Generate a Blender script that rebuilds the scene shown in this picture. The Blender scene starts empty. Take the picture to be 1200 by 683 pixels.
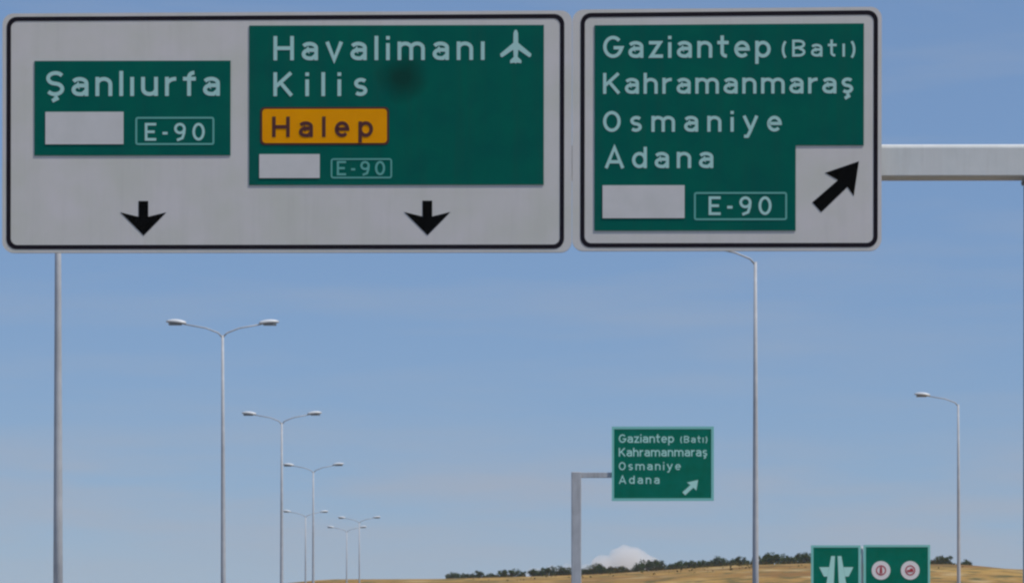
import bpy, bmesh, math, random
from mathutils import Vector, Matrix, noise

# ------------------------------------------------------------------ camera, sky, sun, exposure
sc = bpy.context.scene
col = sc.collection
F = 3100.0            # focal length in photo pixels (photo is 1200 wide)
HZ = 750.0            # horizon row in the photo (below the frame)
EYE = 1.5
cd = bpy.data.cameras.new('camera')
cd.sensor_width = 36.0
cd.lens = 36.0 * F / 1200.0
cd.shift_y = (HZ - 341.5) / 1200.0
cd.clip_start = 0.1
cd.clip_end = 80000.0
cam = bpy.data.objects.new('camera', cd)
col.objects.link(cam)
cam.location = (0, 0, EYE)
cam.rotation_euler = (math.radians(90), 0, 0)
sc.camera = cam

SUN_EL, SUN_AZ = math.radians(60), math.radians(116)      # azimuth clockwise from +Y (the view direction)
world = bpy.data.worlds.new('World')
sc.world = world
world.use_nodes = True
wn, wl = world.node_tree.nodes, world.node_tree.links
wn.clear()
wo = wn.new('ShaderNodeOutputWorld')
bg = wn.new('ShaderNodeBackground')
sky = wn.new('ShaderNodeTexSky')
sky.sky_type = 'NISHITA'
sky.sun_disc = False
sky.sun_elevation = SUN_EL
sky.sun_rotation = SUN_AZ
sky.altitude = 700
sky.air_density = 1.0
sky.dust_density = 0.15
sky.ozone_density = 4.0
bg.inputs['Strength'].default_value = 0.1
# thin high cloud veils drawn out in long flat bands, the same all round the sky
tc = wn.new('ShaderNodeTexCoord')
mp = wn.new('ShaderNodeMapping')
mp.inputs['Scale'].default_value = (7, 7, 60)
nz = wn.new('ShaderNodeTexNoise')
nz.inputs['Scale'].default_value = 1.0
nz.inputs['Detail'].default_value = 5
nz.inputs['Roughness'].default_value = 0.5
cr = wn.new('ShaderNodeMapRange')
cr.inputs['From Min'].default_value = 0.45
cr.inputs['From Max'].default_value = 0.75
cr.inputs['To Min'].default_value = 0.0
cr.inputs['To Max'].default_value = 0.30
mx = wn.new('ShaderNodeMix')
mx.data_type = 'RGBA'
mx.inputs['B'].default_value = (3.5, 3.9, 4.6, 1)
wl.new(tc.outputs['Generated'], mp.inputs['Vector'])
wl.new(mp.outputs['Vector'], nz.inputs['Vector'])
wl.new(nz.outputs['Fac'], cr.inputs['Value'])
wl.new(cr.outputs['Result'], mx.inputs['Factor'])
veil = wn.new('ShaderNodeMix')          # even high-altitude veil over the whole sky
veil.data_type = 'RGBA'
veil.inputs['Factor'].default_value = 0.66
veil.inputs['B'].default_value = (1.55, 2.68, 4.90, 1)
wl.new(sky.outputs['Color'], veil.inputs['A'])
wl.new(veil.outputs['Result'], mx.inputs['A'])
sx = wn.new('ShaderNodeSeparateXYZ')
wl.new(tc.outputs['Generated'], sx.inputs['Vector'])
def band(a, b_):
    q = wn.new('ShaderNodeMapRange')
    q.interpolation_type = 'SMOOTHSTEP'
    q.inputs['From Min'].default_value = a
    q.inputs['From Max'].default_value = b_
    wl.new(sx.outputs['Z'], q.inputs['Value'])
    return q.outputs['Result']
def mul(a, b_):
    q = wn.new('ShaderNodeMath')
    q.operation = 'MULTIPLY'
    wl.new(a, q.inputs[0])
    if isinstance(b_, float): q.inputs[1].default_value = b_
    else: wl.new(b_, q.inputs[1])
    return q.outputs[0]
mp2 = wn.new('ShaderNodeMapping')
mp2.inputs['Scale'].default_value = (9, 9, 70)
mp2.inputs['Location'].default_value = (0.35, 0, 0.2)
nz2 = wn.new('ShaderNodeTexNoise')
nz2.inputs['Scale'].default_value = 1.0
nz2.inputs['Detail'].default_value = 4
wl.new(tc.outputs['Generated'], mp2.inputs['Vector'])
wl.new(mp2.outputs['Vector'], nz2.inputs['Vector'])
cr2 = wn.new('ShaderNodeMapRange')
cr2.inputs['From Min'].default_value = 0.38
cr2.inputs['From Max'].default_value = 0.66
wl.new(nz2.outputs['Fac'], cr2.inputs['Value'])
fac = mul(mul(mul(cr2.outputs['Result'], band(0.022, 0.045)), band(0.085, 0.055)), 0.5)
mx2 = wn.new('ShaderNodeMix')
mx2.data_type = 'RGBA'
mx2.inputs['B'].default_value = (3.8, 3.9, 4.4, 1)
wl.new(fac, mx2.inputs['Factor'])
wl.new(mx.outputs['Result'], mx2.inputs['A'])
wl.new(mx2.outputs['Result'], bg.inputs['Color'])
wl.new(bg.outputs['Background'], wo.inputs['Surface'])

ld = bpy.data.lights.new('sun', 'SUN')
ld.energy = 3.0
ld.angle = math.radians(0.5)
ld.color = (1.0, 0.95, 0.87)
sun = bpy.data.objects.new('sun', ld)
col.objects.link(sun)
sdir = Vector((math.sin(SUN_AZ) * math.cos(SUN_EL), math.cos(SUN_AZ) * math.cos(SUN_EL), math.sin(SUN_EL)))
sun.rotation_euler = sdir.to_track_quat('Z', 'Y').to_euler()
sun.location = (0, 0, 60)

vs = sc.view_settings
vs.view_transform = 'Standard'
vs.look = 'None'
vs.exposure = 0.08
vs.gamma = 1.0
vs.use_curve_mapping = False
sc.cycles.volume_bounces = 8
sc.cycles.filter_width = 2.4        # soft lens of the small camera

R = random.Random(7)

# ------------------------------------------------------------------ materials
def mat(name, rgb, rough=0.6, metal=0.0, var=0.0, var_scale=3.0, rgb2=None, bump=0.0, bump_scale=40.0, spec=0.5, coords='Object'):
    m = bpy.data.materials.new(name)
    m.use_nodes = True
    n, l = m.node_tree.nodes, m.node_tree.links
    b = n['Principled BSDF']
    b.inputs['Roughness'].default_value = rough
    b.inputs['Metallic'].default_value = metal
    b.inputs['Specular IOR Level'].default_value = spec
    b.inputs['Base Color'].default_value = (*rgb, 1)
    t = n.new('ShaderNodeTexCoord')
    if rgb2 is not None:
        z = n.new('ShaderNodeTexNoise')
        z.inputs['Scale'].default_value = var_scale
        z.inputs['Detail'].default_value = 6
        z.inputs['Roughness'].default_value = 0.6
        q = n.new('ShaderNodeMapRange')
        q.inputs['From Min'].default_value = 0.35
        q.inputs['From Max'].default_value = 0.65
        x = n.new('ShaderNodeMix')
        x.data_type = 'RGBA'
        x.inputs['A'].default_value = (*rgb, 1)
        x.inputs['B'].default_value = (*rgb2, 1)
        l.new(t.outputs[coords], z.inputs['Vector'])
        l.new(z.outputs['Fac'], q.inputs['Value'])
        l.new(q.outputs['Result'], x.inputs['Factor'])
        l.new(x.outputs['Result'], b.inputs['Base Color'])
    if bump:
        z = n.new('ShaderNodeTexNoise')
        z.inputs['Scale'].default_value = bump_scale
        z.inputs['Detail'].default_value = 4
        bp = n.new('ShaderNodeBump')
        bp.inputs['Strength'].default_value = bump
        bp.inputs['Distance'].default_value = 0.02
        l.new(t.outputs[coords], z.inputs['Vector'])
        l.new(z.outputs['Fac'], bp.inputs['Height'])
        l.new(bp.outputs['Normal'], b.inputs['Normal'])
    return m

M = {}
M['board'] = mat('weathered_white_sheeting', (0.74, 0.695, 0.67), 0.5, rgb2=(0.68, 0.66, 0.59), var_scale=1.3)
M['black'] = mat('black_vinyl', (0.014, 0.011, 0.018), 0.8, spec=0.1)
M['ink'] = mat('matt_black_vinyl', (0.004, 0.004, 0.004), 0.9, spec=0.03)
M['green'] = mat('green_sheeting', (0.0005, 0.140, 0.098), 0.8, rgb2=(0.0005, 0.118, 0.092), var_scale=2.0, spec=0.03)
M['letter'] = mat('white_lettering', (0.46, 0.74, 0.69), 0.6, spec=0.1)
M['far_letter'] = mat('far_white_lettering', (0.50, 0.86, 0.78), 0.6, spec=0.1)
M['letter_faded'] = mat('faded_lettering', (0.15, 0.46, 0.40), 0.6, spec=0.1)
M['plate'] = mat('blank_plate_white', (0.74, 0.71, 0.69), 0.5, rgb2=(0.68, 0.66, 0.63), var_scale=3)
M['orange'] = mat('orange_sheeting', (1.0, 0.39, 0.002), 0.8, rgb2=(0.95, 0.36, 0.002), var_scale=4, spec=0.02)
M['maroon'] = mat('dark_maroon_print', (0.085, 0.012, 0.008), 0.6)
M['alu'] = mat('aluminium_back', (0.42, 0.43, 0.44), 0.5, 0.6, rgb2=(0.36, 0.37, 0.38), var_scale=5)
M['beam'] = mat('galvanised_beam', (0.76, 0.77, 0.75), 0.55, 0.0, rgb2=(0.69, 0.71, 0.69), var_scale=2.5, bump=0.05)
M['steel'] = mat('galvanised_steel', (0.54, 0.55, 0.57), 0.65, 0.0, rgb2=(0.46, 0.47, 0.49), var_scale=3)
M['lamp'] = mat('lamp_housing_grey', (0.66, 0.68, 0.69), 0.4)
M['lens'] = mat('lamp_lens', (0.20, 0.22, 0.23), 0.25)
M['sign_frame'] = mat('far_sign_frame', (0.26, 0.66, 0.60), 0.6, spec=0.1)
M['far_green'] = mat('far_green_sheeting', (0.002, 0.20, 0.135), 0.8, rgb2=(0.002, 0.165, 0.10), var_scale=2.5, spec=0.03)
M['red'] = mat('red_ring', (0.45, 0.04, 0.06), 0.6)
M['white'] = mat('white_disc', (0.86, 0.83, 0.83), 0.6)
M['asphalt'] = mat('asphalt', (0.055, 0.055, 0.056), 0.9, rgb2=(0.042, 0.042, 0.043), var_scale=0.6, bump=0.4, bump_scale=60)
M['gravel'] = mat('gravel_verge', (0.30, 0.26, 0.20), 0.95, rgb2=(0.24, 0.20, 0.15), var_scale=1.2, bump=0.5)
M['marking'] = mat('road_paint', (0.72, 0.72, 0.70), 0.7, rgb2=(0.6, 0.6, 0.58), var_scale=4)
M['concrete'] = mat('concrete', (0.40, 0.39, 0.37), 0.9, rgb2=(0.34, 0.33, 0.31), var_scale=6)
M['bark'] = mat('bark', (0.10, 0.07, 0.045), 0.9)
M['leaf'] = [mat('leaf_dark', (0.026, 0.060, 0.006), 0.9, spec=0.03, rgb2=(0.042, 0.068, 0.008), var_scale=1.5),
             mat('leaf_olive', (0.055, 0.066, 0.008), 0.9, spec=0.03, rgb2=(0.030, 0.052, 0.006), var_scale=1.5),
             mat('leaf_dry', (0.10, 0.062, 0.014), 0.9, spec=0.03, rgb2=(0.040, 0.052, 0.008), var_scale=1.2)]

def streaks(m, amount, dirt):
    n, l = m.node_tree.nodes, m.node_tree.links
    b = n['Principled BSDF']
    src = b.inputs['Base Color'].links[0].from_socket
    t = n.new('ShaderNodeTexCoord')
    mpn = n.new('ShaderNodeMapping')
    mpn.inputs['Scale'].default_value = (9, 9, 0.5)
    z = n.new('ShaderNodeTexNoise')
    z.inputs['Scale'].default_value = 1.0
    z.inputs['Detail'].default_value = 7
    z.inputs['Roughness'].default_value = 0.65
    q = n.new('ShaderNodeMapRange')
    q.inputs['From Min'].default_value = 0.48
    q.inputs['From Max'].default_value = 0.75
    q.inputs['To Max'].default_value = amount
    x = n.new('ShaderNodeMix')
    x.data_type = 'RGBA'
    x.inputs['B'].default_value = (*dirt, 1)
    l.new(t.outputs['Object'], mpn.inputs['Vector'])
    l.new(mpn.outputs['Vector'], z.inputs['Vector'])
    l.new(z.outputs['Fac'], q.inputs['Value'])
    l.new(q.outputs['Result'], x.inputs['Factor'])
    l.new(src, x.inputs['A'])
    l.new(x.outputs['Result'], b.inputs['Base Color'])
streaks(M['board'], 0.13, (0.40, 0.37, 0.34))
streaks(M['green'], 0.30, (0.02, 0.10, 0.075))
streaks(M['beam'], 0.22, (0.36, 0.32, 0.28))
streaks(M['steel'], 0.45, (0.24, 0.23, 0.22))

def green_stained():
    """green sheeting with a soot smudge of its own shape (sign-local metres)"""
    m = M['green'].copy()
    m.name = 'green_sheeting_smudged'
    n, l = m.node_tree.nodes, m.node_tree.links
    b = n['Principled BSDF']
    src = b.inputs['Base Color'].links[0].from_socket
    t = n.new('ShaderNodeTexCoord')
    mpn = n.new('ShaderNodeMapping')
    mpn.inputs['Location'].default_value = (-(470 - PX0) / PPM, 0, -(PY0 - 90) / PPM)
    mpn.vector_type = 'POINT'
    z = n.new('ShaderNodeTexNoise')
    z.inputs['Scale'].default_value = 4
    z.inputs['Detail'].default_value = 3
    vm = n.new('ShaderNodeVectorMath')
    vm.operation = 'LENGTH'
    add = n.new('ShaderNodeMath')
    add.operation = 'MULTIPLY_ADD'
    add.inputs[1].default_value = 0.22
    q = n.new('ShaderNodeMapRange')
    q.inputs['From Min'].default_value = 0.22
    q.inputs['From Max'].default_value = 0.46
    q.inputs['To Min'].default_value = 0.85
    q.inputs['To Max'].default_value = 0.0
    x = n.new('ShaderNodeMix')
    x.data_type = 'RGBA'
    x.inputs['B'].default_value = (0.006, 0.050, 0.036, 1)
    l.new(t.outputs['Object'], mpn.inputs['Vector'])
    l.new(mpn.outputs['Vector'], vm.inputs[0])
    l.new(t.outputs['Object'], z.inputs['Vector'])
    l.new(z.outputs['Fac'], add.inputs[0])
    l.new(vm.outputs['Value'], add.inputs[2])
    l.new(add.outputs['Value'], q.inputs['Value'])
    l.new(q.outputs['Result'], x.inputs['Factor'])
    l.new(src, x.inputs['A'])
    l.new(x.outputs['Result'], b.inputs['Base Color'])
    return m

# ------------------------------------------------------------------ mesh helpers
def link(name, bm, material, parent=None, smooth=False):
    bmesh.ops.recalc_face_normals(bm, faces=bm.faces)
    me = bpy.data.meshes.new(name)
    bm.to_mesh(me)
    bm.free()
    me.materials.append(material)
    if smooth:
        for p in me.polygons:
            p.use_smooth = True
    o = bpy.data.objects.new(name, me)
    col.objects.link(o)
    o.parent = parent
    return o

def tag(o, label=None, cat=None, group=None, kind=None):
    if label: o['label'] = label
    if cat: o['category'] = cat
    if group: o['group'] = group
    if kind: o['kind'] = kind
    return o

def empty(name, loc=(0, 0, 0), rot=(0, 0, 0)):
    o = bpy.data.objects.new(name, None)
    o.empty_display_size = 0.3
    o.location = loc
    o.rotation_euler = rot
    col.objects.link(o)
    return o

def copy_tree(o, parent=None):
    c = o.copy()
    col.objects.link(c)
    c.parent = parent
    for ch in list(o.children):
        copy_tree(ch, c)
    return c

def box(bm, x0, x1, y0, y1, z0, z1, bev=0.0):
    vs_ = [bm.verts.new(p) for p in ((x0, y0, z0), (x1, y0, z0), (x1, y1, z0), (x0, y1, z0),
                                     (x0, y0, z1), (x1, y0, z1), (x1, y1, z1), (x0, y1, z1))]
    fs = [bm.faces.new([vs_[i] for i in q]) for q in ((3, 2, 1, 0), (4, 5, 6, 7), (0, 1, 5, 4), (1, 2, 6, 5), (2, 3, 7, 6), (3, 0, 4, 7))]
    if bev:
        es = list({e for f in fs for e in f.edges})
        bmesh.ops.bevel(bm, geom=es, offset=bev, segments=2, affect='EDGES', profile=0.5)
    return bm

def prism(bm, pts, y0, y1):
    """outline in the x-z plane (list of (x, z)) extruded from y0 (front) to y1 (back)"""
    a = [bm.verts.new((x, y0, z)) for x, z in pts]
    b = [bm.verts.new((x, y1, z)) for x, z in pts]
    bm.faces.new(a)
    bm.faces.new(b[::-1])
    n = len(pts)
    for i in range(n):
        j = (i + 1) % n
        bm.faces.new((a[i], b[i], b[j], a[j]))
    return bm

def ring(bm, outer, inner, y0, y1):
    n = len(outer)
    V = [[bm.verts.new((x, y, z)) for x, z in L] for L, y in ((outer, y0), (inner, y0), (outer, y1), (inner, y1))]
    for i in range(n):
        j = (i + 1) % n
        bm.faces.new((V[0][i], V[0][j], V[1][j], V[1][i]))
        bm.faces.new((V[2][j], V[2][i], V[3][i], V[3][j]))
        bm.faces.new((V[0][j], V[0][i], V[2][i], V[2][j]))
        bm.faces.new((V[1][i], V[1][j], V[3][j], V[3][i]))
    return bm

def rrect(x0, x1, z0, z1, r, k=6):
    pts = []
    for cx, cz, a0 in ((x1 - r, z1 - r, 0), (x0 + r, z1 - r, 90), (x0 + r, z0 + r, 180), (x1 - r, z0 + r, 270)):
        for i in range(k + 1):
            a = math.radians(a0 + 90 * i / k)
            pts.append((cx + r * math.cos(a), cz + r * math.sin(a)))
    return pts

def tube(bm, pts, radii, seg=12, cap=True):
    rings = []
    n = len(pts)
    for i, p in enumerate(pts):
        p = Vector(p)
        d = (Vector(pts[min(i + 1, n - 1)]) - Vector(pts[max(i - 1, 0)])).normalized()
        up = Vector((0, 1, 0)) if abs(d.y) < 0.9 else Vector((1, 0, 0))
        u = d.cross(up).normalized()
        v = d.cross(u).normalized()
        rings.append([bm.verts.new(p + (u * math.cos(t) + v * math.sin(t)) * radii[i])
                      for t in (2 * math.pi * k / seg for k in range(seg))])
    for a, b in zip(rings, rings[1:]):
        for k in range(seg):
            j = (k + 1) % seg
            bm.faces.new((a[k], a[j], b[j], b[k]))
    if cap:
        bm.faces.new(rings[0][::-1])
        bm.faces.new(rings[-1])
    return bm

# ------------------------------------------------------------------ stroke lettering (monoline road alphabet)
T = 0.155              # stroke width, cap height = 1
H_ = T / 2
XH = 0.76
def arc(cx, cy, rx, ry, a0, a1, n=10):
    return [(cx + rx * math.cos(math.radians(a0 + (a1 - a0) * i / n)),
             cy + ry * math.sin(math.radians(a0 + (a1 - a0) * i / n))) for i in range(n + 1)]
def glyph(c):
    h, x = H_, XH
    if c == ' ': return 0.35, []
    if c == 'l': return T, [[(h, 0), (h, 1)]]
    if c == 'ı': return T, [[(h, 0), (h, x)]]
    if c == 'i': return T, [[(h, 0), (h, x - .06)], [(h, x + .08), (h, x + .23)]]
    if c == '-': return .26, [[(0, .42), (.26, .42)]]
    if c in 'aä':
        w = .58
        return w, [arc(w / 2 - .01, x - h - .17, w / 2 - h + .01, .17, 155, 0, 8) + [(w - h, 0)],
                   [(w - h, .42), (.26, .42)] + arc(.26, .25, .26 - h, .17, 90, 270, 8) + [(.36, h), (w - h, .22)]]
    if c in 'nuhmr':
        w = {'n': .58, 'u': .58, 'h': .58, 'm': .95, 'r': .40}[c]
        if c == 'u':
            return w, [[(h, x), (h, .30)] + arc(w / 2, h + .21, w / 2 - h, .21, 180, 360, 10)[1:] + [(w - h, .3)], [(w - h, x), (w - h, 0)]]
        st = [[(h, 0), (h, 1 if c == 'h' else x)]]
        if c == 'r':
            return w, st + [arc(.37, x - h - .24, .37 - h, .24, 180, 88, 7)]
        if c == 'm':
            q = (w - 2 * h) / 4
            return w, st + [arc(h + q, x - h - q, q, q, 180, 0, 8) + [(h + 2 * q, 0)],
                            arc(h + 3 * q, x - h - q, q, q, 180, 0, 8) + [(w - h, 0)]]
        return w, st + [arc(w / 2, x - h - .21, w / 2 - h, .21, 180, 0, 10) + [(w - h, 0)]]
    if c == 'd':
        w = .60
        return w, [[(w - h, 0), (w - h, 1)], arc(w / 2, x / 2, w / 2 - h, x / 2 - h, 0, 360, 18)]
    if c == 'p':
        w = .60
        return w, [[(h, -.28), (h, x)], arc(w / 2, x / 2, w / 2 - h, x / 2 - h, 0, 360, 18)]
    if c == 'e':
        w = .60
        return w, [[(h, x / 2 + .01), (w - h, x / 2 + .01)] + arc(w / 2, x / 2, w / 2 - h, x / 2 - h, 10, 318, 16)]
    if c == 'f': return .44, [arc(.36, 1 - h - .17, .36 - .20, .17, 85, 180, 6) + [(.20, 0)], [(0, x - h), (.42, x - h)]]
    if c == 't': return .44, [[(.18, 1), (.18, .22)] + arc(.34, .24, .16, .24 - h, 180, 275, 6)[1:], [(0, x - h), (.42, x - h)]]
    if c == 'v': return .60, [[(.06, x), (.30, .02), (.54, x)]]
    if c == 'y': return .62, [[(.06, x), (.33, .06)], [(.56, x), (.30, .02), (.20, -.22), (.06, -.22)]]
    if c == 'z': return .54, [[(.02, x - h), (.43, x - h), (.11, h), (.54, h)]]
    if c in 'sş':
        w = .52
        q = (x - 2 * h) / 4
        st = [arc(w / 2 + .01, x - h - q, w / 2 - h - .01, q, 35, 180, 8) + arc(w / 2 + .01, x - h - q, w / 2 - h - .01, q, 195, 262, 4)
              + arc(w / 2 - .01, h + q, w / 2 - h - .01, q, 80, -145, 11)]
        if c == 'ş': st.append([(w / 2, 0), (w / 2 + .05, -.13), (w / 2 - .10, -.24)])
        return w, st
    if c in 'SŞ':
        w = .64
        q = (1 - 2 * h) / 4
        st = [arc(w / 2 + .01, 1 - h - q, w / 2 - h, q, 30, 180, 8) + arc(w / 2 + .01, 1 - h - q, w / 2 - h, q, 195, 262, 4)
              + arc(w / 2 - .01, h + q, w / 2 - h, q, 80, -150, 11)]
        if c == 'Ş': st.append([(w / 2, 0), (w / 2 + .05, -.10), (w / 2 - .10, -.19)])
        return w, st
    if c == 'H': return .72, [[(h, 0), (h, 1)], [(.72 - h, 0), (.72 - h, 1)], [(h, .5), (.72 - h, .5)]]
    if c == 'K': return .70, [[(h, 0), (h, 1)], [(h + .02, .40), (.62, .98)], [(.25, .58), (.64, .02)]]
    if c == 'E': return .60, [[(.60, 1 - h), (h, 1 - h), (h, h), (.60, h)], [(h, .5), (.52, .5)]]
    if c == 'A': return .78, [[(.07, 0), (.39, .97), (.71, 0)], [(.18, .30), (.60, .30)]]
    if c == 'B':
        return .66, [[(h, 0), (h, 1)], [(h, 1 - h), (.34, 1 - h)] + arc(.34, .75 - h / 4, .24, .25 - h * .75, 90, -90, 8)[1:] + [(h, .5)],
                     [(.34, .5)] + arc(.34, .25 + h / 4, .25, .25 - h * .75, 90, -90, 8)[1:] + [(h, h)]]
    if c == 'G':
        return .76, [arc(.38, .5, .38 - h, .5 - h, 42, 335, 20) + [(.70, .46), (.40, .46)]]
    if c == 'O': return .72, [arc(.36, .5, .36 - h, .5 - h, 0, 360, 24)]
    if c == '0': return .66, [arc(.33, .5, .33 - h, .5 - h, 0, 360, 22)]
    if c == '9': return .62, [arc(.31, .68, .31 - h, .32 - h, 0, 360, 18), [(.62 - h, .68), (.60 - h, .42), (.44, .15), (.16, .03)]]
    if c == '(': return .26, [arc(.42, .42, .34, .62, 130, 230, 10)]
    if c == ')': return .26, [arc(-.16, .42, .34, .62, 50, -50, 10)]
    raise KeyError(c)

def ribbon(bm, pts, hw, y):
    n = len(pts)
    closed = n > 3 and (Vector(pts[0]) - Vector(pts[-1])).length < 1e-5
    L = []
    for i in range(n):
        p = Vector(pts[i])
        a = Vector(pts[i - 1]) if i else (Vector(pts[-2]) if closed else None)
        b = Vector(pts[i + 1]) if i < n - 1 else (Vector(pts[1]) if closed else None)
        d1 = (p - a).normalized() if a is not None else None
        d2 = (b - p).normalized() if b is not None else None
        if d1 is None: d1 = d2
        if d2 is None: d2 = d1
        n1, n2 = Vector((-d1.y, d1.x)), Vector((-d2.y, d2.x))
        m = n1 + n2
        m = n1 if m.length < 1e-4 else m.normalized()
        k = min(hw / max(m.dot(n1), 0.35), hw * 2.2)
        L.append((bm.verts.new((p.x + m.x * k, y, p.y + m.y * k)), bm.verts.new((p.x - m.x * k, y, p.y - m.y * k))))
    for (a, b), (c, d) in zip(L, L[1:]):
        bm.faces.new((a, c, d, b))

def lettering(text, x0, x1, base, cap, y, material, parent, fr, weight=1.0, wide=1.22, joined=False):
    """word fitted between photo columns x0..x1 of the panel frame fr; base/cap are the baseline and cap rows"""
    X0, Z0 = fr(x0, base)
    X1, Z1 = fr(x1, cap)
    s = Z1 - Z0
    G = [glyph(c) for c in text]
    W = sum(g[0] for g in G) * s * wide
    gap = (X1 - X0 - W) / max(len(text) - 1, 1)
    kx = s * wide
    if gap < 0.09 * s:
        gap = 0.09 * s
        kx = (X1 - X0 - gap * (len(text) - 1)) / sum(g[0] for g in G)
    x = X0
    bm = bmesh.new()
    def done(bm, name):
        for f in bm.faces:
            f.normal_update()
            if f.normal.y > 0: f.normal_flip()
        me = bpy.data.meshes.new(name)
        bm.to_mesh(me); bm.free()
        me.materials.append(material)
        o = bpy.data.objects.new(name, me)
        col.objects.link(o)
        o.parent = parent
        return o
    for w, strokes in G:
        for k, st in enumerate(strokes):
            ribbon(bm, [(x + p[0] * kx, Z0 + p[1] * s) for p in st], H_ * s * weight, y - 0.0006 * k)
        x += w * kx + gap
        if not joined:
            done(bm, 'letter')
            bm = bmesh.new()
    if joined:
        done(bm, 'lettering')['kind'] = 'stuff'     # too small to pick apart letter by letter
    else:
        bm.free()

def W3(px, py, d):
    """a point seen at photo pixel (px, py), d metres ahead"""
    return Vector(((px - 600) / F * d, d, EYE + (HZ - py) / F * d))

# ------------------------------------------------------------------ terrain
CREST = [(-3000, 760), (-600, 735), (100, 712), (300, 691), (375, 683.5), (400, 681.5), (520, 680.5), (600, 677.5), (680, 674.5),
         (760, 670), (850, 664), (950, 662), (1090, 663), (1135, 668), (1200, 669), (1400, 668), (2200, 680), (5000, 740)]
HILL_D = 700.0
def crest_row(px):
    for (a, ya), (b, yb) in zip(CREST, CREST[1:]):
        if px <= b:
            t = max(0.0, (px - a) / (b - a))
            return ya + (yb - ya) * t
    return CREST[-1][1]
def sstep(a, b, v):
    t = min(1.0, max(0.0, (v - a) / (b - a)))
    return t * t * (3 - 2 * t)
def ground_z(x, y):
    if y < 330: return 0.0
    px = 600 + F * x / HILL_D
    top = EYE + (HZ - crest_row(px)) / F * HILL_D
    r = sstep(330, HILL_D, y)
    fall = 1.0 - 0.9 * sstep(HILL_D + 30, 1500, y)
    n = noise.noise(Vector((x * .012, y * .012, 0))) * 0.7 + noise.noise(Vector((x * .05, y * .05, 3))) * 0.18
    return max(0.0, top * r * fall + n * r * sstep(330, 500, y) * 0.8)

def axis(parts):
    out = []
    for a, b, step in parts:
        v = a
        while v < b - 1e-6:
            out.append(v)
            v += step
    out.append(parts[-1][1])
    return out
xs = axis([(-30000, -6000, 6000), (-6000, -600, 600), (-600, -140, 40), (-140, 200, 4), (200, 600, 40), (600, 6000, 600), (6000, 30000, 6000)])
ys = axis([(-3000, -200, 700), (-200, 320, 40), (320, 640, 12), (640, 760, 3), (760, 1600, 60), (1600, 6000, 800), (6000, 40000, 6000)])
bm = bmesh.new()
grid = [[bm.verts.new((x, y, ground_z(x, y))) for x in xs] for y in ys]
for j in range(len(ys) - 1):
    for i in range(len(xs) - 1):
        bm.faces.new((grid[j][i], grid[j][i + 1], grid[j + 1][i + 1], grid[j + 1][i]))
gm = bpy.data.materials.new('dry_steppe')
gm.use_nodes = True
n, l = gm.node_tree.nodes, gm.node_tree.links
b = n['Principled BSDF']
b.inputs['Roughness'].default_value = 0.95
b.inputs['Specular IOR Level'].default_value = 0.1
t = n.new('ShaderNodeTexCoord')
def nzn(scale, detail=6, vec=None):
    z = n.new('ShaderNodeTexNoise')
    z.inputs['Scale'].default_value = scale
    z.inputs['Detail'].default_value = detail
    l.new(vec or t.outputs['Object'], z.inputs['Vector'])
    return z
def mr(sock, a, b_):
    q = n.new('ShaderNodeMapRange')
    q.inputs['From Min'].default_value = a
    q.inputs['From Max'].default_value = b_
    l.new(sock, q.inputs['Value'])
    return q.outputs['Result']
def mixc(fac, A, B):
    x = n.new('ShaderNodeMix')
    x.data_type = 'RGBA'
    l.new(fac, x.inputs['Factor'])
    for nm, v in (('A', A), ('B', B)):
        if isinstance(v, tuple): x.inputs[nm].default_value = (*v, 1)
        else: l.new(v, x.inputs[nm])
    return x.outputs['Result']
c1 = mixc(mr(nzn(0.035).outputs['Fac'], .40, .62), (0.44, 0.26, 0.07), (0.25, 0.13, 0.038))
c2 = mixc(mr(nzn(0.22).outputs['Fac'], .50, .64), c1, (0.12, 0.105, 0.035))
c3 = mixc(mr(nzn(0.09, 3).outputs['Fac'], .55, .70), c2, (0.50, 0.35, 0.16))
l.new(c3, b.inputs['Base Color'])
bp = n.new('ShaderNodeBump')
bp.inputs['Strength'].default_value = 0.6
bp.inputs['Distance'].default_value = 0.5
l.new(nzn(1.2).outputs['Fac'], bp.inputs['Height'])
l.new(bp.outputs['Normal'], b.inputs['Normal'])
ground = link('ground', bm, gm)
tag(ground, 'dry golden grass hillside below the row of small trees', kind='structure')

# motorway: straight past the gantry, then swinging left; the ramp leaves to the right
RD = Vector((-0.0326, 1.0, 0)).normalized()
RN = Vector((RD.y, -RD.x, 0))
def road_path(y_end=300, left=True):
    pts, p, d = [], Vector((0, 0, 0)) - RD * 150, RD.copy()
    for i in range(80):
        pts.append((p.copy(), d.copy()))
        p = p + d * 8
        if p.y > 250:
            d = Matrix.Rotation(math.radians(1.1 if left else -1.4), 3, 'Z') @ d
        if p.y > 310: break
    return pts
def strip(name, path, o0, o1, z, material, parent=None, dash=None):
    bm = bmesh.new()
    prev = None
    s = 0
    for i, (p, d) in enumerate(path):
        nr = Vector((d.y, -d.x, 0))
        q = (bm.verts.new((p + nr * o0) + Vector((0, 0, z))), bm.verts.new((p + nr * o1) + Vector((0, 0, z))))
        if prev and (dash is None or i % dash == 0):
            bm.faces.new((prev[0], prev[1], q[1], q[0]))
        prev = q
    return link(name, bm, material, parent)
path = road_path()
verge = tag(strip('gravel_verge', path, -26, 15, 0.004, M['gravel']), kind='structure')
road = tag(strip('road', path, -4.7, 10.0, 0.008, M['asphalt']), kind='structure')
for o in (-4.1, 8.6): strip('edge_line', path, o, o + .15, 0.012, M['marking'], road)
for o in (-0.1, 3.65): strip('lane_line', path, o, o + .15, 0.012, M['marking'], road, dash=3)
road2 = tag(strip('road', path, -22.5, -9.5, 0.008, M['asphalt']), kind='structure')
for o in (-21.9, -10.4): strip('edge_line', path, o, o + .15, 0.012, M['marking'], road2)
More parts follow.
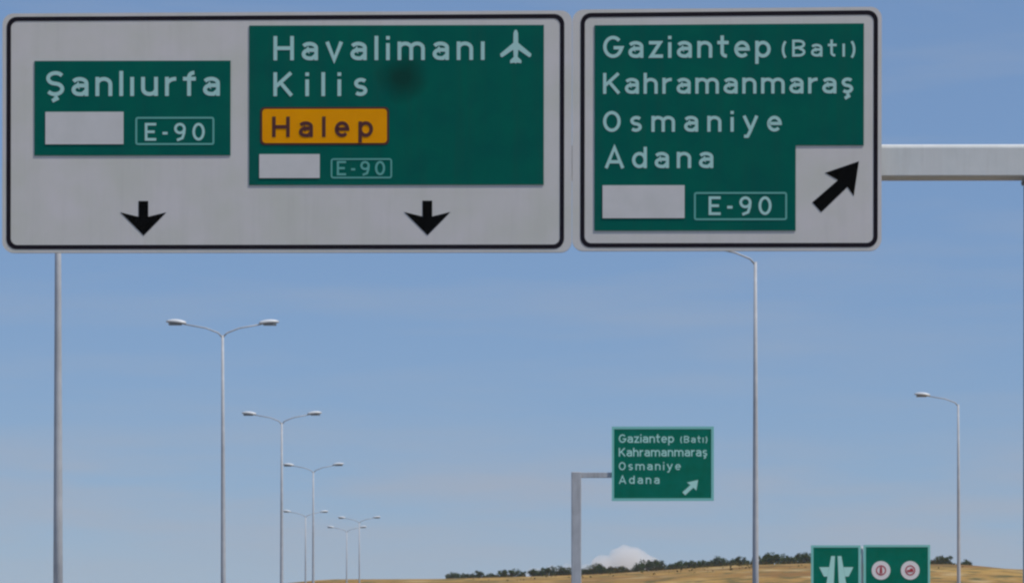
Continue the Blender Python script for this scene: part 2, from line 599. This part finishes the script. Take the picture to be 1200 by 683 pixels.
strip('lane_line', path, -16.1, -15.95, 0.012, M['marking'], road2, dash=3)

# ------------------------------------------------------------------ sign gantry
PPM = 89.0                      # photo pixels per metre on the gantry
PX0, PY0 = 517.0, 291.0         # local origin: bottom edge of the panels
GD = F / PPM
GO = W3(PX0, PY0, GD)
GROT = (0, math.radians(0.08), math.radians(-0.9))
def gfr(px, py):
    return ((px - PX0) / PPM, (PY0 - py) / PPM)

gantry = empty('sign_gantry', (0, 0, 0))
tag(gantry, 'grey box beam sign gantry with its post at the right edge', 'gantry')
gmat = Matrix.Translation(GO) @ Matrix.Rotation(GROT[2], 4, 'Z') @ Matrix.Rotation(GROT[1], 4, 'Y')
gantry.matrix_world = gmat
gy0, gy1 = 0.20, 0.58           # beam depth behind the boards
zb, zt = gfr(0, 204)[1], gfr(0, 166)[1]
xl, xr = gfr(30, 0)[0], gfr(1262, 0)[0]
xp = gfr(1206, 0)[0]
def beam_profile(x0, x1, z0, z1, y0, y1, r=0.055):
    bm = bmesh.new()
    prof = [(y0 + .012, z0), (y0, z0 + .012), (y0, z1 - r)]
    prof += [(y0 + r * 1.2 * (1 - math.cos(math.radians(a))), z1 - r + r * math.sin(math.radians(a))) for a in (30, 50, 70, 90)]
    prof += [(y1 - r, z1), (y1, z1 - r), (y1, z0 + .012), (y1 - .012, z0)]
    A = [bm.verts.new((x0, y, z)) for y, z in prof]
    B = [bm.verts.new((x1, y, z)) for y, z in prof]
    bm.faces.new(A); bm.faces.new(B[::-1])
    for i in range(len(prof)):
        j = (i + 1) % len(prof)
        bm.faces.new((A[i], B[i], B[j], A[j]))
    return bm
link('beam', beam_profile(xl, xr, zb, zt, gy0, gy1), M['beam'], gantry)
zg = -GO.z                      # ground in gantry-local height
bm = bmesh.new()
box(bm, xp - .02, xp + .58, gy0 - .05, gy1 + .05, zb - .032, zb - .003)
fl = link('flange', bm, M['steel'], gantry)
for xx in (xp - .003, xp + .55):
    for yy in (gy0 - .02, (gy0 + gy1) / 2, gy1 + .02):
        bm = bmesh.new()
        tube(bm, [(xx, yy, zb - .06), (xx, yy, zb - .033)], [.015, .015], 6)
        link('bolt', bm, M['steel'], fl)
bm = bmesh.new()
box(bm, xp, xp + .53, gy0 + .01, gy1 - .01, zg + .05, zb - .035, .02)
post = link('post', bm, M['steel'], gantry)
bm = bmesh.new()
box(bm, xp - .1, xp + .63, gy0 - .12, gy1 + .12, zg + .016, zg + .048)
link('base_plate', bm, M['steel'], post)
for px in (80, 230, 400, 560, 640, 720, 860, 990):
    bm = bmesh.new()
    x = gfr(px, 0)[0]
    box(bm, x - .04, x + .04, 0.103, gy0 - .003, gfr(0, 275)[1], gfr(0, 35)[1])
    link('hanger', bm, M['alu'], gantry)

# ---- boards
def sign_root(name):
    o = empty(name)
    o.matrix_world = gmat
    return o
def add_board(root, x0, x1, y0, y1, rim, tl):
    """x0..x1,y0..y1: outside of the black border line; tl: rise of the top edge to the right, in pixels"""
    def warp(pts):
        return [(x, z + (tl / PPM) * (x - gfr(x0, 0)[0]) / ((x1 - x0) / PPM) * max(0, z) / (gfr(0, y0)[1])) for x, z in pts]
    def rr(e, r):
        a, bz = gfr(x0 + e, y1 - e)
        c, dz = gfr(x1 - e, y0 + e)
        return warp(rrect(a, c, bz, dz, r / PPM))
    a, bz = gfr(x0 - rim[0], y1 + 4)
    c, dz = gfr(x1 + rim[1], y0 - 4)
    link('board', prism(bmesh.new(), warp(rrect(a, c, bz, dz, 13 / PPM)), 0.05, 0.10), M['board'], root)
    link('border', ring(bmesh.new(), rr(0, 12), rr(5, 8), 0.046, 0.052), M['black'], root)
def quad(name, root, x0, x1, y0, y1, yf, yb, m, r=0):
    a, bz = gfr(x0, y1)
    c, dz = gfr(x1, y0)
    pts = rrect(a, c, bz, dz, r / PPM, 4) if r else [(a, bz), (c, bz), (c, dz), (a, dz)]
    return link(name, prism(bmesh.new(), pts, yf, yb), m, root)
def frame(name, root, x0, x1, y0, y1, w, yf, yb, m, r=3):
    def rr(e, rad):
        a, bz = gfr(x0 + e, y1 - e)
        c, dz = gfr(x1 - e, y0 + e)
        return rrect(a, c, bz, dz, rad / PPM, 3)
    return link(name, ring(bmesh.new(), rr(0, r), rr(w, max(.5, r - w)), yf, yb), m, root)
def poly(name, root, pts, yf, yb, m):
    return link(name, prism(bmesh.new(), [gfr(*p) for p in pts], yf, yb), m, root)

YG, YGB = 0.040, 0.051          # green sheets stand 10 mm proud of the board
YL = 0.036                      # print lies 4 mm in front of the sheet
YP, YPB = 0.032, 0.041

left = sign_root('overhead_sign')
tag(left, 'wide white overhead board with two green panels and two black down arrows', 'road sign')
add_board(left, 5, 661, 18, 291, (5, 9), 2.0)
g = quad('green_panel', left, 38, 269, 70, 181, YG, YGB, M['green'])
lettering('Şanlıurfa', 51, 257, 111.5, 82, YL, M['letter'], g, gfr)
quad('blank_plate', g, 51, 143, 130, 168, YP, YPB, M['plate'])
frame('badge_frame', g, 157, 250, 136, 169, 2.2, YL, YPB, M['letter_faded'])
lettering('E-90', 168, 239, 164, 143, YL, M['letter'], g, gfr, .95, 1.08)
g = quad('green_panel', left, 291, 637, 29, 216, YG, YGB, green_stained())
lettering('Havalimanı', 319, 568, 70, 41.5, YL, M['letter'], g, gfr)
lettering('Kilis', 319, 431, 112, 84, YL, M['letter'], g, gfr)
quad('blank_plate', g, 303, 374, 180, 208, YP, YPB, M['plate'])
frame('badge_frame', g, 387, 459, 185, 208.5, 1.8, YL, YPB, M['letter_faded'])
lettering('E-90', 394, 451, 205, 188, YL, M['letter_faded'], g, gfr, .95, 1.08)
CX = 604
air = [(0, 34.5), (1.6, 35.6), (2.7, 39), (2.9, 50), (18.4, 63), (17.6, 66.3), (15.6, 66.8), (2.9, 58), (2.3, 66.5), (6.6, 70.5), (6.6, 74), (1.2, 73.2), (0, 74.6)]
poly('airplane_symbol', g, [(CX + a, b_) for a, b_ in air] + [(CX - a, b_) for a, b_ in air[-2:0:-1]], YL, YPB, M['letter'])
op = quad('orange_plate', left, 306.5, 453, 127, 167, YP, YPB, M['orange'], 4)
frame('outline', op, 304, 455.5, 124.8, 169.2, 2.4, YL - .001, YPB, M['maroon'], 5)
lettering('Halep', 318, 437, 160, 136, 0.028, M['maroon'], op, gfr, 1.1)
for cx in (166.5, 500.5):
    A = [(-5.7, 234.5), (5.7, 234.5), (5.7, 253), (27, 247.8), (0.3, 275), (-27, 247.8), (-5.7, 253)]
    poly('arrow', left, [(cx + a, b_) for a, b_ in A], 0.046, 0.052, M['ink'])

right = sign_root('overhead_sign')
tag(right, 'narrower white overhead board with green panel and diagonal black arrow', 'road sign')
add_board(right, 680, 1028, 15, 289.5, (9.5, 4.5), 2.5)
g = poly('green_panel', right, [(696.5, 29.5), (1011.5, 28), (1011.5, 170.5), (932, 170.5), (932, 270), (696.5, 270)], YG, YGB, M['green'])
lettering('Gaziantep', 706, 903, 68, 42, YL, M['letter'], g, gfr)
lettering('(Batı)', 915, 1002, 67, 47, YL, M['letter'], g, gfr, .95)
lettering('Kahramanmaraş', 706, 1000, 110, 85.5, YL, M['letter'], g, gfr)
lettering('Osmaniye', 706, 916, 154.5, 130, YL, M['letter'], g, gfr)
lettering('Adana', 708, 836, 197, 172, YL, M['letter'], g, gfr)
quad('blank_plate', g, 706, 802, 217, 255.5, YP, YPB, M['plate'])
frame('badge_frame', g, 813, 922, 225, 258, 2.2, YL, YPB, M['letter_faded'])
lettering('E-90', 830, 904, 252, 230, YL, M['letter'], g, gfr, .95, 1.08)
poly('arrow', right, [(951.5, 237), (981.5, 211), (966.5, 202.5), (1006, 189), (1000, 229.5), (992.5, 219), (962, 248.5)], 0.046, 0.052, M['ink'])

# ------------------------------------------------------------------ far exit sign on its arm
FD = 92.0
FP = F / FD
def plate_sign(name, ax, ay, d):
    o = empty(name, (0, 0, 0))
    o.location = W3(ax, ay, d)
    return o
def ffr_for(ax, ay, d):
    k = d / F
    return lambda px, py: ((px - ax) * k, (ay - py) * k)
fr = ffr_for(776.5, 586, FD)
far = plate_sign('exit_sign', 776.5, 586, FD)
far.rotation_euler = (0, 0, math.radians(-1))
tag(far, 'small green exit sign with four lines and white diagonal arrow', 'road sign')
def fquad(name, root, fr, x0, x1, y0, y1, yf, yb, m):
    a, bz = fr(x0, y1); c, dz = fr(x1, y0)
    return link(name, prism(bmesh.new(), [(a, bz), (c, bz), (c, dz), (a, dz)], yf, yb), m, root)
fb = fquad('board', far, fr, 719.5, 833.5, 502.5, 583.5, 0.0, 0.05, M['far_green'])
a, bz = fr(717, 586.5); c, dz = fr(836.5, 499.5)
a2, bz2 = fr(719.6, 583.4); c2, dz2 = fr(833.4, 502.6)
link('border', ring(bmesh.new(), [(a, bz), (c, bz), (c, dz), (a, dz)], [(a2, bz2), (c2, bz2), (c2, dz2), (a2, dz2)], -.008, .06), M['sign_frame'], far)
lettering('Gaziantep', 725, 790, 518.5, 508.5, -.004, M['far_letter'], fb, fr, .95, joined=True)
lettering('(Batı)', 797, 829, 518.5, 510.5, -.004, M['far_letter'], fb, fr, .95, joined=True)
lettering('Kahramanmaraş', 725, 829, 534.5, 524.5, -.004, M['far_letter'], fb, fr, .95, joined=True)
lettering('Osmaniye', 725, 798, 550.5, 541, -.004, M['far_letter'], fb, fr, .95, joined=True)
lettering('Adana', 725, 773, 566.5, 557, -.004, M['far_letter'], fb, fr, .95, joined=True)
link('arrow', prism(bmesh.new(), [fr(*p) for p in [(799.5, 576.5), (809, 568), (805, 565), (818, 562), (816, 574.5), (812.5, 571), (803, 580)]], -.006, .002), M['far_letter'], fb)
fp = empty('sign_post', (W3(675.5, 0, FD).x, FD + .12, 0))
tag(fp, 'grey inverted L post carrying the small green exit sign', 'sign post')
Z = lambda py: EYE + (HZ - py) / F * FD
bm = bmesh.new()
box(bm, -.17, .17, -.09, .19, 0.03, Z(552.5), .02)
link('post', bm, M['steel'], fp)
bm = bmesh.new()
box(bm, .172, fr(836, 0)[0] + W3(776.5, 0, FD).x - W3(675.5, 0, FD).x - .3, -.02, .16, Z(559), Z(553), .01)
link('arm', bm, M['steel'], fp)
bm = bmesh.new()
box(bm, -.30, .30, -.22, .32, .016, .05)
link('base_plate', bm, M['steel'], fp)

# ------------------------------------------------------------------ motorway entry sign (two panels)
MD = 84.0
fr = ffr_for(1019.5, 683, MD)
k = MD / F
ms = empty('motorway_sign', (0, 0, 0))
ms.location = W3(1019.5, 683, MD)
tag(ms, 'low green motorway sign with road symbol and two round white discs', 'road sign')
zbot = fr(0, 726)[1]
def mpanel(x0, x1, y0):
    a, _ = fr(x0, 0); c, dz = fr(x1, y0)
    p = link('panel', prism(bmesh.new(), [(a + .07, zbot + .07), (c - .07, zbot + .07), (c - .07, dz - .07), (a + .07, dz - .07)], 0, .04), M['far_green'], ms)
    link('border', ring(bmesh.new(), [(a, zbot), (c, zbot), (c, dz), (a, dz)],
                        [(a + .072, zbot + .072), (c - .072, zbot + .072), (c - .072, dz - .072), (a + .072, dz - .072)], -.008, .05), M['sign_frame'], p)
    return p
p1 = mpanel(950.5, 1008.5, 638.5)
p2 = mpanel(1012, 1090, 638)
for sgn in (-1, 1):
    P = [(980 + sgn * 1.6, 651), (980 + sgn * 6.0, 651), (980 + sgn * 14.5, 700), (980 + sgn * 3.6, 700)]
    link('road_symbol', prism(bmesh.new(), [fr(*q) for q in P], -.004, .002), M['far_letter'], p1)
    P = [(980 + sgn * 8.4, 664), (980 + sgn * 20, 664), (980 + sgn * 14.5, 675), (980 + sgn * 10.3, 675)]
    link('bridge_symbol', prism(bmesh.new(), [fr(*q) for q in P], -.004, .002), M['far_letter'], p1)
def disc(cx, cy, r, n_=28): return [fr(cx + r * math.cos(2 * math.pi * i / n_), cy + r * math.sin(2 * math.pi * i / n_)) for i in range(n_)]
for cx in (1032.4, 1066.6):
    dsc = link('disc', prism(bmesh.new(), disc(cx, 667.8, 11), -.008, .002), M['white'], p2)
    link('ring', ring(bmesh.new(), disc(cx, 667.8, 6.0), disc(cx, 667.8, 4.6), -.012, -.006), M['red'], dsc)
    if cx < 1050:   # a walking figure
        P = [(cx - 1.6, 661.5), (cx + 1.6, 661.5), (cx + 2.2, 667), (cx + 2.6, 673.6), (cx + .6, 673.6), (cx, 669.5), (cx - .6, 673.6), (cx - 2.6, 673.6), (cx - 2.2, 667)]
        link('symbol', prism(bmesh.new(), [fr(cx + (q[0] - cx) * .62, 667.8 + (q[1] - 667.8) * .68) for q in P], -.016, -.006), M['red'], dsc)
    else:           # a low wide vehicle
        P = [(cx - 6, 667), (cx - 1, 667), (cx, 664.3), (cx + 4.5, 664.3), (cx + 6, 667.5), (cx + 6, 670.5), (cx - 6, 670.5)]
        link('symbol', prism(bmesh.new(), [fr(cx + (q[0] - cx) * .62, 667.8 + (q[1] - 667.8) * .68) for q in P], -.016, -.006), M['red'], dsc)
for px in (964, 1010.2, 1076):
    bm = bmesh.new()
    x = fr(px, 0)[0]
    tube(bm, [(x, .12, -ms.location.z + .0), (x, .12, fr(0, 640)[1])], [.05, .05], 10)
    link('post', bm, M['steel'], ms, True)

# ------------------------------------------------------------------ street lamps
LAMP_H = 12.0
def make_lamp(double):
    root = empty('street_lamp')
    bm = bmesh.new()
    tube(bm, [(0, 0, .05), (0, 0, 4), (0, 0, 8), (0, 0, LAMP_H - .28)], [.100, .082, .062, .042], 14)
    link('pole', bm, M['steel'], root, True)
    bm = bmesh.new()
    box(bm, -.2, .2, -.2, .2, .0, .048, .005)
    link('base_plate', bm, M['steel'], root)
    for s in ((-1, 1) if double else (-1,)):
        bm = bmesh.new()
        tube(bm, [(0, 0, LAMP_H - .36), (s * .14, 0, LAMP_H - .20), (s * .55, 0, LAMP_H - .04), (s * 1.32, 0, LAMP_H + .10)], [.028, .026, .024, .022], 8)
        link('arm', bm, M['steel'], root, True)
        hd = bmesh.new()
        secs = []
        zc = LAMP_H + .11
        for q in range(9):
            u = q / 8
            w = .16 * (math.sin(math.pi * min(1, .12 + u * .86))) ** .6
            up = .12 * (math.sin(math.pi * min(1, .15 + u * .80))) ** .7
            cx = s * (1.22 + u * .66)
            cz = zc + u * .07
            secs.append([hd.verts.new((cx, w * math.cos(a_), cz + (up if math.sin(a_) > 0 else .035) * math.sin(a_)))
                         for a_ in (2 * math.pi * i / 12 for i in range(12))])
        for A, B in zip(secs, secs[1:]):
            for i in range(12):
                j = (i + 1) % 12
                hd.faces.new((A[i], A[j], B[j], B[i]))
        hd.faces.new(secs[0]); hd.faces.new(secs[-1][::-1])
        head = link('lamp_head', hd, M['lamp'], root, True)
        bm = bmesh.new()
        x0, x1 = sorted((s * 1.36, s * 1.80))
        box(bm, x0, x1, -.11, .11, zc - .05, zc + .02, .01)
        link('lens', bm, M['lens'], head)
    return root
dbl = make_lamp(True)
sgl = make_lamp(False)
def lamp_at(src, first, px, top, label, group):
    d = (LAMP_H - EYE) * F / (HZ - top)
    o = src if first else copy_tree(src)
    o.location = (W3(px, 0, d).x, d, 0.0)
    o.rotation_euler = (R.uniform(-.004, .004), R.uniform(-.004, .004), R.uniform(-.16, .16))
    tag(o, label, 'street lamp', group)
    return o
lamp_at(dbl, True, 262, 383, 'double arm street lamp with both lamp heads clear below the left board', 'median lamps')
lamp_at(dbl, False, 330, 488, 'second tallest whole double arm street lamp, right of the tallest one', 'median lamps')
lamp_at(dbl, False, 367, 547, 'third double arm street lamp, smaller and fainter with its tip mid sky', 'median lamps')
lamp_at(dbl, False, 421.5, 608, 'faint distant lamp, rightmost of the median lamp row', 'median lamps')
lamp_at(dbl, False, 406, 619, 'faint tiny lamp just left of the rightmost median lamp', 'median lamps')
lamp_at(dbl, False, 358, 601, 'faint thin lamp close left of the third double arm lamp', 'median lamps')
lamp_at(sgl, True, 885.5, 295, 'tall single arm lamp pole rising up to the right hand board', 'ramp lamps')
near = lamp_at(sgl, False, 68, 84, 'thick nearest lamp pole at far left, its top hidden behind the board', 'median lamps')
near.rotation_euler = (0, 0, math.pi)
lamp_at(sgl, False, 1124, 466, 'single arm street lamp standing alone near the right edge', 'ramp lamps')

# ------------------------------------------------------------------ small trees along the crest
def make_tree(seed, h, w, leafm, nleaf=900):
    rr = random.Random(seed)
    root = empty('small_tree')
    bm = bmesh.new()
    tube(bm, [(0, 0, -.15), (.03, .02, h * .25), (-.04, .03, h * .55)], [.11, .085, .05], 7)
    limbs = []
    for i in range(5):
        a = rr.uniform(0, 6.28)
        e = Vector((math.cos(a) * w * .33, math.sin(a) * w * .33, h * rr.uniform(.5, .8)))
        limbs.append(e)
        tube(bm, [(0, 0, h * rr.uniform(.15, .3)), e * .55 + Vector((0, 0, h * .1)), e], [.05, .035, .015], 5)
    link('trunk', bm, M['bark'], root, True)
    clumps = [(Vector((e.x * rr.uniform(.9, 1.3), e.y * rr.uniform(.9, 1.3), e.z)), rr.uniform(.17, .27) * w) for e in limbs]
    clumps += [(Vector((rr.uniform(-.38, .38) * w, rr.uniform(-.38, .38) * w, h * rr.uniform(.12, .85))), rr.uniform(.15, .26) * w) for _ in range(10)]
    clumps.append((Vector((0, 0, h * .42)), .36 * w))
    bm = bmesh.new()
    for i in range(nleaf):
        c, r = clumps[rr.randrange(len(clumps))]
        v = Vector((rr.gauss(0, 1), rr.gauss(0, 1), rr.gauss(0, 1))).normalized() * r * rr.random() ** .45
        p = c + Vector((v.x, v.y, v.z * 1.05))
        if p.z < .05: continue
        u = Vector((rr.gauss(0, 1), rr.gauss(0, 1), rr.gauss(0, .7))).normalized()
        q = u.cross(Vector((rr.gauss(0, 1), rr.gauss(0, 1), rr.gauss(0, 1)))).normalized()
        s = rr.uniform(.12, .26)
        bm.faces.new([bm.verts.new(p + a_) for a_ in (u * s, q * s * .55, -u * s, -q * s * .55)])
    me = bpy.data.meshes.new('crown')
    bm.to_mesh(me); bm.free()
    me.materials.append(leafm)
    o = bpy.data.objects.new('crown', me)
    col.objects.link(o)
    o.parent = root
    return root
protos = [make_tree(11, 3.0, 3.0, M['leaf'][0]), make_tree(12, 2.5, 3.3, M['leaf'][1]), make_tree(13, 3.5, 2.6, M['leaf'][0]),
          make_tree(14, 2.0, 3.0, M['leaf'][2]), make_tree(15, 2.8, 3.8, M['leaf'][0])]
used = set()
# (from column, to column, mean step, scale, label)
ORD = 'first second third fourth fifth sixth seventh eighth ninth tenth eleventh twelfth thirteenth fourteenth fifteenth sixteenth seventeenth eighteenth nineteenth twentieth'.split()
rows = [(528, 614, 7.0, 1.0, 'small dark trees on the low crest before the gap'),
        (624, 672, 6.5, 1.1, 'small dark trees just left of the exit sign post'),
        (684, 762, 7.0, 1.15, 'small dark trees below the white cloud'),
        (768, 815, 7.0, 1.15, 'small dark trees below the green exit sign'),
        (822, 880, 7.0, 1.3, 'bushy trees left of the tall single arm pole'),
        (891, 952, 7.5, 1.4, 'bushy trees between tall pole and motorway sign'),
        (1090, 1122, 7.0, 1.2, 'dark trees between motorway sign and rightmost lamp'),
        (1128, 1135, 5.0, 1.1, 'last dark trees right of the rightmost lamp')]
for x0, x1, step, scl, label in rows:
    px, k = x0, 0
    while px < x1:
        i = R.randrange(len(protos))
        src = protos[i]
        o = copy_tree(src) if i in used else src
        used.add(i)
        y = HILL_D - R.uniform(-3, 9)
        x = (px - 600) / F * y
        s = scl * R.uniform(.58, 1.02)
        o.location = (x, y, ground_z(x, y) - .05)
        o.rotation_euler = (0, 0, R.uniform(0, 6.28))
        o.scale = (s * R.uniform(.9, 1.2), s, s * R.uniform(.72, 1.0))
        k += 1
        tag(o, ORD[k - 1] + ' from the left of the ' + label, 'tree', 'small trees along the crest')
        px += step * R.uniform(.5, 1.1)

bm = bmesh.new()
for x0, x1, dens, hh in ((526, 616, 5, .55), (620, 765, 6, .7), (765, 955, 8, .9), (1088, 1137, 7, .8)):
    for i in range(int((x1 - x0) * dens * 1.6)):
        px = R.uniform(x0, x1)
        y = HILL_D - (R.uniform(-4, 20) if R.random() < .72 else R.uniform(20, 95))
        x = (px - 600) / F * y
        if noise.noise(Vector((x * .22, y * .1, 1))) < -0.15: continue
        if y < HILL_D - 20 and noise.noise(Vector((x * .16, y * .16, 5))) < 0.12: continue
        p = Vector((x, y, ground_z(x, y) + R.random() ** 1.6 * hh))
        u = Vector((R.gauss(0, 1), R.gauss(0, 1), R.gauss(0, .8))).normalized()
        q = u.cross(Vector((R.gauss(0, 1), R.gauss(0, 1), R.gauss(0, 1)))).normalized()
        z = R.uniform(.18, .40)
        bm.faces.new([bm.verts.new(p + a_) for a_ in (u * z, q * z * .6, -u * z, -q * z * .6)])
me = bpy.data.meshes.new('scrub')
bm.to_mesh(me); bm.free()
me.materials.append(M['leaf'][2])
scrub = bpy.data.objects.new('scrub', me)
col.objects.link(scrub)
tag(scrub, 'low olive brown scrub between the small trees on the crest', 'scrub', kind='stuff')

# ------------------------------------------------------------------ far cumulus low over the horizon
def cloud(name, label, puffs, d, density):
    bm = bmesh.new()
    c0 = W3(puffs[0][0], puffs[0][1], d)
    for px, py, r in puffs:
        c = W3(px, py, d) - c0
        rr = r / F * d
        bmesh.ops.create_icosphere(bm, subdivisions=3, radius=1.0, matrix=Matrix.Translation(c) @ Matrix.Diagonal((rr, rr * .9, rr * .8, 1)))
    me = bpy.data.meshes.new(name)
    for v in bm.verts:
        q = v.co * (5.0 / 300)
        v.co += Vector((noise.noise(q), noise.noise(q + Vector((9, 0, 0))), noise.noise(q + Vector((0, 9, 0))))) * 30
    bm.to_mesh(me); bm.free()
    o = bpy.data.objects.new(name, me)
    col.objects.link(o)
    o.location = c0
    rm = o.modifiers.new('merge', 'REMESH')
    rm.mode = 'VOXEL'
    rm.voxel_size = 14
    m = bpy.data.materials.new('cloud_vapour')
    m.use_nodes = True
    nn, ll = m.node_tree.nodes, m.node_tree.links
    nn.remove(nn['Principled BSDF'])
    pv = nn.new('ShaderNodeVolumePrincipled')
    pv.inputs['Color'].default_value = (0.98, 0.97, 0.96, 1)
    pv.inputs['Density'].default_value = density
    ll.new(pv.outputs['Volume'], nn['Material Output'].inputs['Volume'])
    me.materials.append(m)
    return tag(o, label, 'cloud')
cloud('cloud', 'pale white cumulus rising behind the crest below the exit sign',
      [(736, 657, 23), (710, 666, 20), (757, 666, 21), (728, 650, 12), (742, 647, 10), (750, 655, 13), (698, 674, 15), (775, 673, 15), (720, 659, 12), (764, 659, 9), (790, 676, 10)], 20000.0, 0.009)
cloud('cloud', 'long low pale cloud bank behind the crest near the exit sign post',
      [(650, 672, 13), (628, 676, 14), (600, 680, 13), (672, 671, 13), (690, 668, 12), (575, 682, 12), (662, 664, 7)], 21000.0, 0.004)

# ------------------------------------------------------------------ air
bm = bmesh.new()
box(bm, -900, 900, -300, 1600, -1.0, 45)
hz = link('haze', bm, M['white'])
hm = bpy.data.materials.new('thin_haze')
hm.use_nodes = True
nn, ll = hm.node_tree.nodes, hm.node_tree.links
nn.remove(nn['Principled BSDF'])
pv = nn.new('ShaderNodeVolumePrincipled')
pv.inputs['Color'].default_value = (0.86, 0.92, 1.0, 1)
pv.inputs['Density'].default_value = 0.0001
ll.new(pv.outputs['Volume'], nn['Material Output'].inputs['Volume'])
hz.data.materials.clear()
hz.data.materials.append(hm)
tag(hz, kind='stuff')
